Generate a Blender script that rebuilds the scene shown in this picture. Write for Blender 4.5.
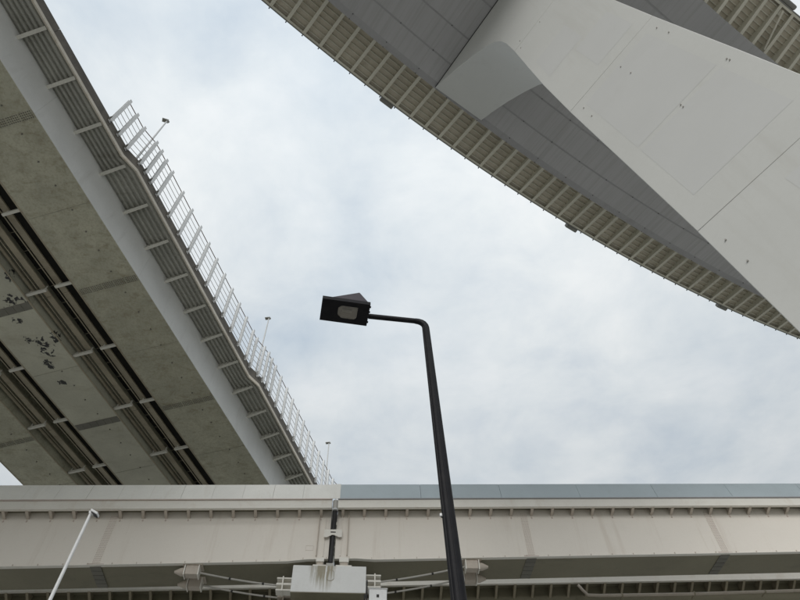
import bpy, bmesh, math, random
from mathutils import Vector, Matrix
random.seed(7)
for o in list(bpy.data.objects): bpy.data.objects.remove(o, do_unlink=True)
SC = bpy.context.scene
COL = SC.collection
R = math.radians

# ------------------------------------------------------------------ camera
EYE = 1.6
FPX = 625.0
def nrm(v): return Vector(v).normalized()
UP = nrm((385-400, -145-300, FPX))
FW = nrm(Vector((0, 0, 1)) - UP.z*UP)
RT = FW.cross(UP)
def ray(x, y):
    c = Vector((x-400, y-300, FPX)); return Vector((RT.dot(c), FW.dot(c), UP.dot(c)))
def atz(x, y, z):               # pixel -> point at height z above the eye
    d = ray(x, y); return d*(z/d.z)
cam = bpy.data.cameras.new('camera'); cam.sensor_width = 36; cam.lens = FPX/800*36
cam.clip_start = .05; cam.clip_end = 6000
co = bpy.data.objects.new('camera', cam); COL.objects.link(co)
ax = Vector((RT.x, FW.x, UP.x)); ay = -Vector((RT.y, FW.y, UP.y)); az = -Vector((RT.z, FW.z, UP.z))
co.matrix_world = Matrix(((ax.x, ay.x, az.x, 0), (ax.y, ay.y, az.y, 0), (ax.z, ay.z, az.z, EYE), (0, 0, 0, 1)))
SC.camera = co

# ------------------------------------------------------------------ sky, sun, exposure
SUN_EL, SUN_AZ = 26, 188         # azimuth clockwise from +Y (behind the camera)
W = bpy.data.worlds.new('World'); SC.world = W; W.use_nodes = True
nt = W.node_tree; nt.nodes.clear(); N = nt.nodes.new; L = nt.links.new
out = N('ShaderNodeOutputWorld'); bg = N('ShaderNodeBackground'); bg.inputs['Strength'].default_value = .1
sky = N('ShaderNodeTexSky'); sky.sky_type = 'NISHITA'; sky.sun_disc = False
sky.sun_elevation = R(SUN_EL); sky.sun_rotation = R(SUN_AZ); sky.dust_density = 2
tc = N('ShaderNodeTexCoord'); sp = N('ShaderNodeSeparateXYZ'); L(tc.outputs['Generated'], sp.inputs[0])
zm = N('ShaderNodeMath'); zm.operation = 'MAXIMUM'; zm.inputs[1].default_value = .12; L(sp.outputs['Z'], zm.inputs[0])
dv = N('ShaderNodeVectorMath'); dv.operation = 'DIVIDE'; L(tc.outputs['Generated'], dv.inputs[0])
cz = N('ShaderNodeCombineXYZ'); [L(zm.outputs[0], cz.inputs[i]) for i in range(3)]; L(cz.outputs[0], dv.inputs[1])
def wnoise(scale, detail, rough, dist, off):
    a = N('ShaderNodeVectorMath'); a.operation = 'ADD'; a.inputs[1].default_value = off; L(dv.outputs[0], a.inputs[0])
    n = N('ShaderNodeTexNoise'); n.inputs['Scale'].default_value = scale; n.inputs['Detail'].default_value = detail
    n.inputs['Roughness'].default_value = rough; n.inputs['Distortion'].default_value = dist; L(a.outputs[0], n.inputs['Vector']); return n.outputs['Fac']
def ramp(fac, stops):
    r = N('ShaderNodeValToRGB'); e = r.color_ramp.elements
    while len(e) > 1: e.remove(e[-1])
    e[0].position, e[0].color = stops[0][0], (*stops[0][1], 1)
    for p, c in stops[1:]:
        k = e.new(p); k.color = (*c, 1)
    L(fac, r.inputs[0]); return r.outputs[0]
c1 = ramp(wnoise(1.9, 8, .56, .15, (3.1, 1.7, 0)), [(.28, (5.6, 6.3, 6.95)), (.45, (6.9, 7.35, 7.65)), (.62, (7.8, 8.1, 8.2))])
c2 = ramp(wnoise(4.6, 10, .6, .25, (9, 4, 2)), [(.32, (.86, .89, .925)), (.5, (.975, .985, .99)), (.68, (1.07, 1.06, 1.05))])
mu = N('ShaderNodeMix'); mu.data_type = 'RGBA'; mu.blend_type = 'MULTIPLY'; mu.inputs[0].default_value = 1; mu.clamp_result = False
L(c1, mu.inputs[6]); L(c2, mu.inputs[7])
# an overcast sky darkens evenly from the zenith towards the horizon
ov1 = N('ShaderNodeMath'); ov1.operation = 'MULTIPLY_ADD'; ov1.inputs[1].default_value = .72; ov1.inputs[2].default_value = .32; ov1.use_clamp = False
zc = N('ShaderNodeMath'); zc.operation = 'MAXIMUM'; zc.inputs[1].default_value = 0; L(sp.outputs['Z'], zc.inputs[0]); L(zc.outputs[0], ov1.inputs[0])
ovc = N('ShaderNodeCombineXYZ'); [L(ov1.outputs[0], ovc.inputs[i]) for i in range(3)]
mo = N('ShaderNodeMix'); mo.data_type = 'RGBA'; mo.blend_type = 'MULTIPLY'; mo.inputs[0].default_value = 1; L(mu.outputs[2], mo.inputs[6]); L(ovc.outputs[0], mo.inputs[7]); mu = mo
mx = N('ShaderNodeMix'); mx.data_type = 'RGBA'; mx.inputs[0].default_value = .93; L(sky.outputs[0], mx.inputs[6]); L(mu.outputs[2], mx.inputs[7])
L(mx.outputs[2], bg.inputs['Color']); L(bg.outputs[0], out.inputs[0])
sl = bpy.data.lights.new('sun', 'SUN'); sl.energy = 1.45; sl.angle = R(35); sl.color = (1, .98, .955)
so = bpy.data.objects.new('sun', sl); COL.objects.link(so)
so.rotation_euler = (R(90-SUN_EL), 0, R(180-SUN_AZ)); so.location = (-30, -40, 80)
vs = SC.view_settings; vs.view_transform = 'Standard'; vs.look = 'None'; vs.gamma = 1; vs.exposure = 0.3; vs.use_curve_mapping = False
SC.render.engine = 'CYCLES'; SC.cycles.max_bounces = 8; SC.cycles.diffuse_bounces = 5

# ------------------------------------------------------------------ materials
MATS = {}
def lin(c):
    return tuple(x/12.92 if x <= .04045 else ((x+.055)/1.055)**2.4 for x in (v/255 for v in c))
def paint(name, col, rough=.55, var=.10, scale=.6, dirt=(.10, .09, .07), dirt_amt=.25, dscale=(1.2, 1.2, 1.2), fine=.25, metal=0, spots=0, stains=(), bump=.004, dthr=.55, drot=0):
    """procedural painted / weathered surface. stains: (centre, size, colour, kind)"""
    m = bpy.data.materials.new(name); m.use_nodes = True; t = m.node_tree; b = t.nodes['Principled BSDF']; n_ = t.nodes.new; l = t.links.new
    b.inputs['Roughness'].default_value = rough; b.inputs['Metallic'].default_value = metal
    tc = n_('ShaderNodeTexCoord'); vec = tc.outputs['Object']
    def noise(sc, det=5, ro=.6, v=None, dist=0):
        x = n_('ShaderNodeTexNoise'); x.inputs['Scale'].default_value = sc; x.inputs['Detail'].default_value = det
        x.inputs['Roughness'].default_value = ro; x.inputs['Distortion'].default_value = dist; l(v or vec, x.inputs['Vector']); return x.outputs['Fac']
    def mp(fac, a, b_, c, d):
        x = n_('ShaderNodeMapRange'); l(fac, x.inputs[0]); [setattr(x.inputs[i+1], 'default_value', q) for i, q in enumerate((a, b_, c, d))]; return x.outputs[0]
    def mixc(fac, a, b_, mode='MIX'):
        x = n_('ShaderNodeMix'); x.data_type = 'RGBA'; x.blend_type = mode
        for s, q in ((0, fac), (6, a), (7, b_)):
            if isinstance(q, (int, float)): x.inputs[s].default_value = q
            elif isinstance(q, tuple): x.inputs[s].default_value = (*q[:3], 1)
            else: l(q, x.inputs[s])
        return x.outputs[2]
    big = mp(noise(scale), .3, .7, 1-var, 1+var)
    oi = n_('ShaderNodeObjectInfo'); rnd = mp(oi.outputs['Random'], 0, 1, 1-var*.45, 1+var*.45)
    mm = n_('ShaderNodeMath'); mm.operation = 'MULTIPLY'; l(big, mm.inputs[0]); l(rnd, mm.inputs[1])
    cb = n_('ShaderNodeCombineXYZ'); [l(mm.outputs[0], cb.inputs[i]) for i in range(3)]
    c = mixc(1.0, col, cb.outputs[0], 'MULTIPLY')
    ma = n_('ShaderNodeMapping'); ma.inputs['Scale'].default_value = dscale
    if drot: ma.vector_type = 'TEXTURE'; ma.inputs['Scale'].default_value = tuple(1/q for q in dscale); ma.inputs['Rotation'].default_value = (0, 0, drot)
    l(vec, ma.inputs['Vector'])
    d = mp(noise(1.0, 7, .65, ma.outputs[0], .4), dthr, dthr+.22, 0, dirt_amt); c = mixc(d, c, dirt)
    if fine: c = mixc(mp(noise(9, 4, .7), .45, .75, 0, fine*.5), c, dirt)
    if spots:
        v = n_('ShaderNodeTexVoronoi'); v.inputs['Scale'].default_value = spots; l(vec, v.inputs['Vector'])
        c = mixc(mp(v.outputs['Distance'], .05, .13, .55, 0), c, dirt)
    for cen, size, scol, kind in stains:
        su = n_('ShaderNodeVectorMath'); su.operation = 'SUBTRACT'; su.inputs[1].default_value = cen; l(vec, su.inputs[0])
        di = n_('ShaderNodeVectorMath'); di.operation = 'DIVIDE'; di.inputs[1].default_value = size; l(su.outputs[0], di.inputs[0])
        if kind == 'box':
            ab = n_('ShaderNodeVectorMath'); ab.operation = 'ABSOLUTE'; l(di.outputs[0], ab.inputs[0])
            s3 = n_('ShaderNodeSeparateXYZ'); l(ab.outputs[0], s3.inputs[0])
            m1 = n_('ShaderNodeMath'); m1.operation = 'MAXIMUM'; l(s3.outputs[0], m1.inputs[0]); l(s3.outputs[1], m1.inputs[1])
            m2 = n_('ShaderNodeMath'); m2.operation = 'MAXIMUM'; l(m1.outputs[0], m2.inputs[0]); l(s3.outputs[2], m2.inputs[1])
            c = mixc(mp(m2.outputs[0], .985, 1.015, .8, 0), c, scol)
        else:
            ln = n_('ShaderNodeVectorMath'); ln.operation = 'LENGTH'; l(di.outputs[0], ln.inputs[0])
            fall = mp(ln.outputs['Value'], .2, 1, 1, 0)
            if kind == 'peel':
                nz = mp(noise(3.2, 6, .62, None, .5), .32, .72, 0, 1); k = n_('ShaderNodeMath'); k.operation = 'MULTIPLY'; l(fall, k.inputs[0]); l(nz, k.inputs[1])
                c = mixc(mp(k.outputs[0], .43, .455, 0, .97), c, scol)
            else:                 # streak
                m3 = n_('ShaderNodeMapping'); m3.inputs['Scale'].default_value = (7, 7, .5); l(vec, m3.inputs['Vector'])
                nz = mp(noise(1.2, 5, .6, m3.outputs[0]), .38, .62, 0, 1); k = n_('ShaderNodeMath'); k.operation = 'MULTIPLY'; l(fall, k.inputs[0]); l(nz, k.inputs[1])
                c = mixc(mp(k.outputs[0], .1, .6, 0, .85), c, scol)
    l(c, b.inputs['Base Color'])
    if bump:
        bp = n_('ShaderNodeBump'); bp.inputs['Strength'].default_value = .35; bp.inputs['Distance'].default_value = bump; l(noise(3.5, 6, .6), bp.inputs['Height']); l(bp.outputs[0], b.inputs['Normal'])
    MATS[name] = m; return m

M = {}
M['ground']   = paint('paving_concrete', (.36, .35, .325), .85, .12, .2)
M['box']      = paint('green_grey_girder_paint', (.46, .455, .36), .6, .12, .9, (.20, .155, .08), .5, (1.6, 2.6, .9), .9, spots=0, bump=.008, dthr=.5)
M['boxpeel']  = paint('peeling_girder_paint', (.43, .44, .38), .6, .13, .35, (.20, .16, .09), .4, (.5, .9, .9), .4, bump=.01)
M['web']      = paint('pale_web_paint', (.74, .745, .73), .55, .06, .4, (.35, .33, .29), .25, (.25, 2, .3), .15)
M['cant']     = paint('cantilever_paint', (.40, .40, .36), .6, .12, .5, (.14, .12, .09), .5, (.4, 2.5, 2.5), .35)
M['bracket']  = paint('bracket_paint', (.66, .65, .59), .6, .10, .8, (.2, .17, .12), .3)
M['edge']     = paint('edge_beam_paint', (.66, .61, .52), .6, .14, .6, (.35, .25, .14), .5, (1.2, 1, 1), .3)
M['parapet']  = paint('stained_parapet', (.15, .135, .115), .85, .22, .8, (.05, .05, .045), .6, (1.5, 1.5, .5), .5)
M['dark']     = paint('dark_paint_and_recess_shade', (.03, .03, .028), .8, .15, .6)  # dark fittings and joints; on the slot ceiling, recess shade as colour
M['stringer'] = paint('stringer_paint_and_bracket_shade', (.33, .295, .22), .65, .16, .8, (.16, .11, .07), .55, (.9, 2, 2), .4)
M['splice']   = paint('splice_plate_paint', (.17, .165, .14), .65, .12, 1.2)
M['bolt']     = paint('bolt_paint', (.34, .33, .27), .6, .1, 2)
M['fence']    = paint('galvanised_fence', (.78, .79, .79), .5, .05, 1, dirt_amt=.1)
M['wire']     = paint('fence_wire', (.5, .48, .46), .6, .06, 1)
M['rust']     = paint('rusty_rail', (.16, .10, .075), .8, .2, 2)
M['mast']     = paint('galvanised_mast', (.55, .56, .56), .5, .05, 1)
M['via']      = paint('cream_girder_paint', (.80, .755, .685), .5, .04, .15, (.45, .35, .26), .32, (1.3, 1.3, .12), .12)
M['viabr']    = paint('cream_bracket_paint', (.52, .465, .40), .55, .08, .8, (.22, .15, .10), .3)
M['viasof_shade']   = paint('soffit_paint_and_shade', (.22, .205, .145), .65, .10, .3, (.09, .08, .06), .4, (.4, 1, 1), .3)  # soffit paint; also puts shade into the deck and rear web colour
M['par_l']    = paint('cream_parapet_panel', (.85, .845, .80), .55, .05, .5, (.38, .30, .2), .22, (1.2, 1, .35), .15)
M['par_r']    = paint('blue_grey_parapet_panel', (.44, .51, .545), .5, .05, .4, (.18, .2, .2), .2, (.6, 1, .4), .1)
M['fascia']   = paint('cream_fascia', (.78, .76, .70), .55, .05, .4, (.45, .33, .22), .3, (1, 1, 1), .15)
M['spl_via']  = paint('primer_splice_plate', (.58, .50, .45), .6, .06, 2)
M['cap']      = paint('stained_white_pier', (.60, .61, .60), .6, .05, .5, (.35, .32, .26), .2, (1, 1, .4), .2,
                      stains=[((-.35, -1.0, 17.4), (.75, 3, 1.25), (.27, .24, .16), 'streak')])
M['cable']    = paint('grey_cable', (.42, .41, .38), .5, .05, 2)
M['black']    = paint('black_rubber', (.02, .02, .022), .6, .1, 2)
M['pier']     = paint('pale_pier_paint', (.55, .555, .53), .5, .035, .25, (.42, .41, .37), .4, (1.1, 1.1, .1), .2, bump=.004)
M['pier2']    = paint('repainted_pier', (.537, .542, .527), .5, .025, .25, (.42, .41, .38), .2, (.3, .3, .3), .1, bump=.004)
M['sof_r']    = paint('grey_soffit_panel', (.42, .42, .43), .5, .05, .25, (.30, .30, .29), .45, (7, .12, 1), .12, bump=.003, drot=.62, dthr=.45)
M['sofjoint'] = paint('soffit_joint', (.35, .35, .36), .6, .05, .4)
M['rcant']    = paint('olive_deck_plate', (.72, .67, .56), .6, .08, .3, (.17, .14, .09), .35, (.6, .6, .6), .25)
M['rrib']     = paint('pale_olive_rib', (.70, .68, .58), .55, .07, .6, (.25, .2, .13), .25)
M['redge']    = paint('grey_edge_beam', (.25, .25, .23), .6, .08, .5)
M['lamp']     = paint('black_lamp_paint', (.007, .007, .009), .5, .08, 2, (.06, .055, .05), .15, bump=.003)
M['lamptop']  = paint('dark_bronze_lamp_paint', (.052, .045, .055), .42, .06, 2, bump=.003)
M['white']    = paint('white_enamel', (.75, .76, .76), .4, .04, 1, dirt_amt=.12)
M['conc']     = paint('pier_concrete', (.42, .41, .38), .8, .1, .4)
M['metal']    = paint('lamp_reflector', (.32, .31, .29), .15, .05, 3, metal=.7)
for _k, _v in (('lamp', .18), ('lamptop', .3)): M[_k].node_tree.nodes['Principled BSDF'].inputs['Specular IOR Level'].default_value = _v
gm = bpy.data.materials.new('lamp_glass'); gm.use_nodes = True; gb = gm.node_tree.nodes['Principled BSDF']
gb.inputs['Base Color'].default_value = (.75, .72, .66, 1); gb.inputs['Transmission Weight'].default_value = .85; gb.inputs['Roughness'].default_value = .08; M['glass'] = gm
MI = {}

# ------------------------------------------------------------------ builders
WL = {}                          # world location of every object
def finish(me, sharp=35, smooth=False):
    bm = bmesh.new(); bm.from_mesh(me); bmesh.ops.recalc_face_normals(bm, faces=bm.faces); bm.to_mesh(me); bm.free()
    if smooth:
        for p in me.polygons: p.use_smooth = True
        me.set_sharp_from_angle(angle=R(sharp))
def root(name, label, cat, loc, group=None):
    o = bpy.data.objects.new(name, None); o.empty_display_size = .3; COL.objects.link(o); o.location = loc
    o['label'] = label; o['category'] = cat
    if group: o['group'] = group
    WL[o.name] = Vector(loc); return o
def place(o, parent, loc, rotz=0):
    COL.objects.link(o); o.parent = parent
    base = WL[parent.name] if parent else Vector((0, 0, 0))
    o.location = Vector(loc)-base; o.rotation_euler = (0, 0, rotz); WL[o.name] = Vector(loc); return o
def part(name, geo, mat, parent, origin=None, smooth=False, bevel=0, sharp=35, seg=2):
    """geo = (verts in metres relative to the eye, faces)"""
    vs_, fs = geo; og = Vector(origin) if origin is not None else (WL[parent.name] if parent else Vector((0, 0, 0)))
    me = bpy.data.meshes.new(name); me.from_pydata([tuple(Vector(v)+Vector((0, 0, EYE))-og) for v in vs_], [], fs); finish(me, sharp, smooth)
    o = bpy.data.objects.new(name, me); me.materials.append(mat); place(o, parent, og)
    if bevel:
        bv = o.modifiers.new('bevel', 'BEVEL'); bv.width = bevel; bv.segments = seg; bv.limit_method = 'ANGLE'; bv.angle_limit = R(40)
    return o
CACHE = {}
def piece(name, key, geo, mat, parent, loc, rotz=0, smooth=False):
    """shared mesh in a local frame; loc relative to the eye"""
    if key not in CACHE:
        vs_, fs = geo() if callable(geo) else geo
        me = bpy.data.meshes.new(name); me.from_pydata([tuple(v) for v in vs_], [], fs); finish(me, 35, smooth); me.materials.append(mat); CACHE[key] = me
    o = bpy.data.objects.new(name, CACHE[key]); return place(o, parent, Vector(loc)+Vector((0, 0, EYE)), rotz)
ID = lambda a, b, c: Vector((a, b, c))
def hexa(a0, a1, b0, b1, c0, c1, F=ID):
    v = [F(a, b, c) for c in (c0, c1) for a, b in ((a0, b0), (a1, b0), (a1, b1), (a0, b1))]
    return v, [(0, 3, 2, 1), (4, 5, 6, 7), (0, 1, 5, 4), (1, 2, 6, 5), (2, 3, 7, 6), (3, 0, 4, 7)]
def join(*gs):
    v, f = [], []
    for g in gs:
        k = len(v); v += list(g[0]); f += [tuple(i+k for i in q) for q in g[1]]
    return v, f
def sweep(prof, stations, F=ID):
    """closed profile [(b,c)] swept along a; prof may be a function of a"""
    v, f = [], []; n = None
    for a in stations:
        p = prof(a) if callable(prof) else prof; n = len(p); v += [F(a, b, c) for b, c in p]
    for i in range(len(stations)-1):
        for j in range(n): f.append((i*n+j, i*n+(j+1) % n, (i+1)*n+(j+1) % n, (i+1)*n+j))
    f.append(tuple(range(n))[::-1]); f.append(tuple((len(stations)-1)*n+j for j in range(n))); return v, f
def tube(path, rad, n=10, caps=True):
    path = [Vector(p) for p in path]; v, f = [], []; rad = rad if isinstance(rad, (list, tuple)) else [rad]*len(path)
    t0 = (path[1]-path[0]).normalized(); u = t0.orthogonal().normalized()
    for i, p in enumerate(path):
        t = ((path[min(i+1, len(path)-1)]-p).normalized()+(p-path[max(i-1, 0)]).normalized()).normalized()
        u = (u-t*u.dot(t)).normalized(); w = t.cross(u)
        v += [p+rad[i]*(math.cos(q)*u+math.sin(q)*w) for q in (2*math.pi*k/n for k in range(n))]
    for i in range(len(path)-1):
        for j in range(n): f.append((i*n+j, i*n+(j+1) % n, (i+1)*n+(j+1) % n, (i+1)*n+j))
    if caps: f += [tuple(range(n))[::-1], tuple((len(path)-1)*n+j for j in range(n))]
    return v, f
def frange(a, b, st):
    k = max(1, int(round((b-a)/st))); return [a+(b-a)*i/k for i in range(k+1)]

# ------------------------------------------------------------------ ground
g = part('ground', ([(x, y, -EYE) for x, y in ((-1500, -1500), (1500, -1500), (1500, 1500), (-1500, 1500))], [(0, 1, 2, 3)]), M['ground'], None)
g['kind'] = 'structure'

# ================================================================== LEFT BRIDGE (three steel boxes, straight)
_l = ray(705, 1180); HD = Vector((_l.x, _l.y)).normalized(); LROT = math.atan2(HD.y, HD.x)
def LF(u, y, z):                 # along, leftwards, up (eye relative)
    return Vector((HD.x*u-HD.y*y, HD.y*u+HD.x*y, z))
lb_base = LF(40, 27.6, 0); lb_base.z = 0
LB = root('elevated_bridge', 'straight weathered steel bridge with three grey-green box girders crossing high at the left', 'bridge', lb_base)
U0, U1 = -22.0, 95.0
BOX = [(19.10, 22.85), (26.0, 29.3), (32.55, 36.2)]
ZB, ZT = 30.0, 32.55
seams = [5.1+9.82*k for k in range(-3, 11)]
M['boxpeel'] = None
def peel_mat():
    spots = []
    for (px, py), sz, in (((44, 344), (1.3, 1.0)), ((47, 351), (1.1, .9)), ((7, 277), (.7, .5)), ((56, 337), (1.0, .7)), ((62, 382), (.7, .45)), ((28, 340), (.7, .5)), ((16, 303), (1.5, .35)), ((49, 364), (.8, .5)), ((17, 321), (.6, .35))):
        p = atz(px, py, ZB); spots.append(((p.x-lb_base.x, p.y-lb_base.y, ZB+EYE), (sz[0], sz[0], 1.2), (.022, .022, .026), 'peel'))
    return paint('peeling_girder_paint', (.49, .485, .40), .6, .12, .35, (.20, .16, .09), .35, (.5, .9, .9), .35, stains=spots, bump=.01)
M['boxpeel'] = peel_mat()
def boltgrid(u0, u1, y0, y1, nu, ny, z, s=.026):
    gs = []
    for i in range(nu):
        for j in range(ny):
            u = u0+(u1-u0)*(i+.5)/nu; y = y0+(y1-y0)*(j+.5)/ny
            v = [LF(u+a*s, y+b*s, z) for a, b in ((-1, -1), (1, -1), (1, 1), (-1, 1))]+[LF(u+a*s*.7, y+b*s*.7, z-.03) for a, b in ((-1, -1), (1, -1), (1, 1), (-1, 1))]
            gs.append((v, [(4, 5, 6, 7), (0, 1, 5, 4), (1, 2, 6, 5), (2, 3, 7, 6), (3, 0, 4, 7)]))
    return join(*gs)
for bi, (y0, y1) in enumerate(BOX):
    for k in range(len(seams)-1):
        a, b = seams[k]+.006, seams[k+1]-.006
        if b < U0 or a > U1: continue
        mat = M['boxpeel'] if bi == 1 else M['box']
        seg = part('box_segment', hexa(a, b, y0, y1, ZB, ZT, LF), mat, LB)
        # lip flanges along both bottom edges
        for ys in ((y0-.07, y0+.02), (y1-.02, y1+.07)):
            if bi == 0 and ys[0] < y0: continue
            part('flange_lip', hexa(a, b, ys[0], ys[1], ZB-.012, ZB+.022, LF), M['stringer'], seg)
        # mid seam weld and drain holes
        part('weld_bead', hexa((a+b)/2-.012, (a+b)/2+.012, y0+.02, y1-.02, ZB-.012, ZB+.01, LF), M['bolt'], seg)
        if -12 < a < 45:
            for q in range(7):
                piece('drain_nipple', 'nip', lambda: tube([(0, 0, .002), (0, 0, -.045)], .045, 8), M['splice'], seg, LF(a+.8+q*1.38+random.uniform(-.1, .1), y0+1.2+random.uniform(-.06, .06), ZB), 0, True)
        # splice plates at the far end of each segment
        sp0, sp1 = b-.30, b+.31
        if bi == 1:
            n = 6
            for q in range(n):
                yy0 = y0+.06+(y1-y0-.12)*q/n; yy1 = y0+.06+(y1-y0-.12)*(q+1)/n-.03
                part('splice_plate', hexa(sp0+.05, sp1-.05, yy0, yy1, ZB-.025, ZB-.002, LF), M['splice'], seg)
        else:
            n = 5
            for q in range(n):
                yy0 = y0+.05+(y1-y0-.1)*q/n; yy1 = y0+.05+(y1-y0-.1)*(q+1)/n-.012
                part('splice_plate', hexa(sp0+.08, sp1-.08, yy0, yy1, ZB-.02, ZB-.002, LF), M['box'], seg)
                if -10 < a < 40: part('bolt_row', boltgrid(sp0+.1, sp1-.1, yy0+.02, yy1-.02, 4, 6, ZB-.021, .028), M['splice'], seg)['kind'] = 'stuff'
        if bi == 0:
            wp = part('splice_plate', hexa(b-.3, b+.3, y0-.022, y0-.004, ZB+.1, ZT-.15, LF), M['web'], seg)
# pale outer web skin of the first box
for k in range(len(seams)-1):
    a, b = seams[k]+.004, seams[k+1]-.004
    part('web_plate', hexa(a, b, BOX[0][0]-.035, BOX[0][0]-.003, ZB-.02, ZT, LF), M['web'], LB)
# deck slab
DE = 17.58
JOG = [8.9, 25.8, 42.7, 59.6]
def edge(u):                     # the edge steps out at every lamp and drifts back
    if u < JOG[0]: return DE
    t = (u-JOG[0]) % 16.9
    return DE-.3*t if t < 1 else DE-.3*(1-(t-1)/15.9)
ust = sorted(set([U0, U1]+[q for a in JOG for q in (a-.001, a, a+.999, a+1.0)]+frange(U0, U1, 6)))
part('deck_slab', sweep(lambda u: [(edge(u)+.06, ZT+.05), (38.0, ZT+.05), (38.0, ZT+.35), (edge(u)+.06, ZT+.35)], ust, LF), M['cant'], LB)
part('edge_beam', sweep(lambda u: [(edge(u)-.03, ZT-.05), (edge(u)+.055, ZT-.05), (edge(u)+.055, ZT+.2), (edge(u)-.03, ZT+.2)], ust, LF), M['edge'], LB)
pst = frange(U0, U1, 4.92)
for a, b in zip(pst[:-1], pst[1:]):
    st = [a+.008]+[u for u in ust if a+.01 < u < b-.01]+[b-.008]
    part('parapet_panel', sweep(lambda u: [(edge(u)+.0, ZT+.2), (edge(u)+.25, ZT+.2), (edge(u)+.2, ZT+1.02), (edge(u)+.03, ZT+1.02)], st, LF), M['parapet'], LB)
part('inner_parapet', hexa(U0, U1, 37.6, 37.95, ZT+.35, ZT+1.3, LF), M['parapet'], LB)
# longitudinal troughs under the cantilever, then brackets
for k in range(5):
    rb = lambda u, k=k: edge(u)+.1+(18.99-edge(u)-.1)*(k+.5)/5
    part('trough_rib', sweep(lambda u: [(rb(u)-.085, ZT+.048), (rb(u)+.085, ZT+.048), (rb(u)+.05, ZT-.09), (rb(u)-.05, ZT-.09)], ust, LF), M['cant'], LB)
def bracket_geo():               # local: x along bridge, y left (0 at web, negative = outwards)
    t = .012; v = [];
    pr = [(0, -.42), (-1.42, -.14), (-1.42, .04), (0, .04)]
    web = sweep(pr, [-t, t], lambda a, b, c: Vector((a, b, c)))
    fl = sweep([(0, -.445), (-1.44, -.165), (-1.44, -.14), (0, -.42)], [-.09, .09], lambda a, b, c: Vector((a, b, c)))
    return join(web, fl)
for k in range(-8, 30):
    piece('cantilever_bracket', 'lbr', bracket_geo, M['bracket'], LB, LF(2.05+2.455*k, BOX[0][0]-.036, ZT), LROT)
# services in the two slots between the boxes
for gi, (ga, gb_) in enumerate(((22.85, 26.0), (29.3, 32.55))):
    mid = ga+1.55
    for nm, ya, yb, za, zb_, mt in (('stringer', ga+.92, ga+1.30, 30.45, 30.54, 'stringer'), ('cable_rail', ga+1.36, ga+1.41, 30.38, 30.42, 'stringer'),
                                    ('stringer', ga+2.0, ga+2.37, 30.45, 30.54, 'stringer'), ('cable_rail', ga+2.48, ga+2.52, 30.38, 30.42, 'stringer')):
        for k in range(len(seams)-1):
            part(nm, hexa(seams[k]+.01, seams[k+1]-.01, ya, yb, za, zb_, LF), M[mt], LB)
    part('service_pipe', tube([LF(U0, ga+2.9, 30.55), LF(U1, ga+2.9, 30.55)], .1, 12), M['stringer'], LB, smooth=True)
    gs = []
    for k in range(-8, 60):
        u = 2.0+k*.62*2; gs.append(hexa(u, u+.015, ga+1.42, ga+1.93, 30.7, 30.72, LF))
    part('cable_tray_grid', join(*gs), M['stringer'], LB)['kind'] = 'stuff'
    part('slot_ceiling', hexa(U0, U1, ga+.001, gb_-.001, 32.2, 32.24, LF), M['dark'], LB)  # near-black sheet: the slot's deep shade is put into its colour
    for k in range(-6, 18):
        u = 9.42+4.82*k
        def bar(w):
            return lambda: join(sweep([(-.08, 0), (.08, 0), (.08, .16), (-.08, .16)], [0, w], lambda a, b, c: Vector((b, a, c))), hexa(-.03, .03, .1, .18, .16, .5), hexa(-.03, .03, w-.2, w-.12, .16, .5))
        piece('cross_bracket', 'bar%d' % 0, bar(1.15), M['bracket'], LB, LF(u, ga+.02, 30.05), LROT)
        piece('cross_bracket', 'bar%d' % 1, bar(1.32), M['bracket'], LB, LF(u+.05, gb_-1.36, 30.05), LROT)
# far-off piers of this bridge
for u in (-18, 78):
    c = LF(u, 27.6, 0)
    P = root('bridge_column', 'grey concrete column under the straight bridge, ' + ('behind the viewer' if u < 0 else 'beyond the viaduct'), 'pier', (c.x, c.y, 0))
    part('shaft', sweep([(26, -EYE), (29.2, -EYE), (29.2, 27.2), (26, 27.2)], [u-1.3, u+1.3], LF), M['conc'], P, bevel=.08)
    part('cap_beam', sweep([(19, 30-.02), (19, 28.6), (25.5, 27.0), (29.7, 27.0), (36.3, 28.6), (36.3, 30-.02)], [u-1.5, u+1.5], LF), M['conc'], P, bevel=.08)

# ------------------------------------------------------------------ safety fence on that bridge
FC = root('safety_fence', 'tall pale post-and-wire safety fence along the edge of the weathered bridge', 'fence', LF(7.1, DE, ZT+.75)+Vector((0, 0, EYE)))
pu = [7.13, 7.95, 8.78, 9.78, 10.35, 10.98, 11.77, 13.2]
while pu[-1] < 23.9: pu.append(pu[-1]+1.285)
for base in (25.5, 42.4):
    pu += [base, base+.95, base+1.55, base+2.2, base+2.95, base+4.1]
    while pu[-1] < base+16: pu.append(pu[-1]+1.285)
FZ0, FZ1 = ZT+.62, ZT+3.95
def post_geo():
    return join(hexa(-.09, .09, -.1, -.088, 0, 3.33), hexa(-.09, .09, .043, .055, 0, 3.33), hexa(-.01, .01, -.088, .043, 0, 3.33))
def foot_geo():
    return join(hexa(-.12, .12, .056, .075, .05, .5), *[tube([(x, .02, z), (x, -.06, z)], .03, 6) for x in (-.09, .09) for z in (.12, .27, .42)])
for u in pu:
    lo = LF(u, edge(u)-.06, FZ0)
    po = piece('post', 'fpost', post_geo, M['fence'], FC, lo, LROT)
    piece('base_bracket', 'ffoot', foot_geo, M['splice'], FC, lo, LROT)
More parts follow.
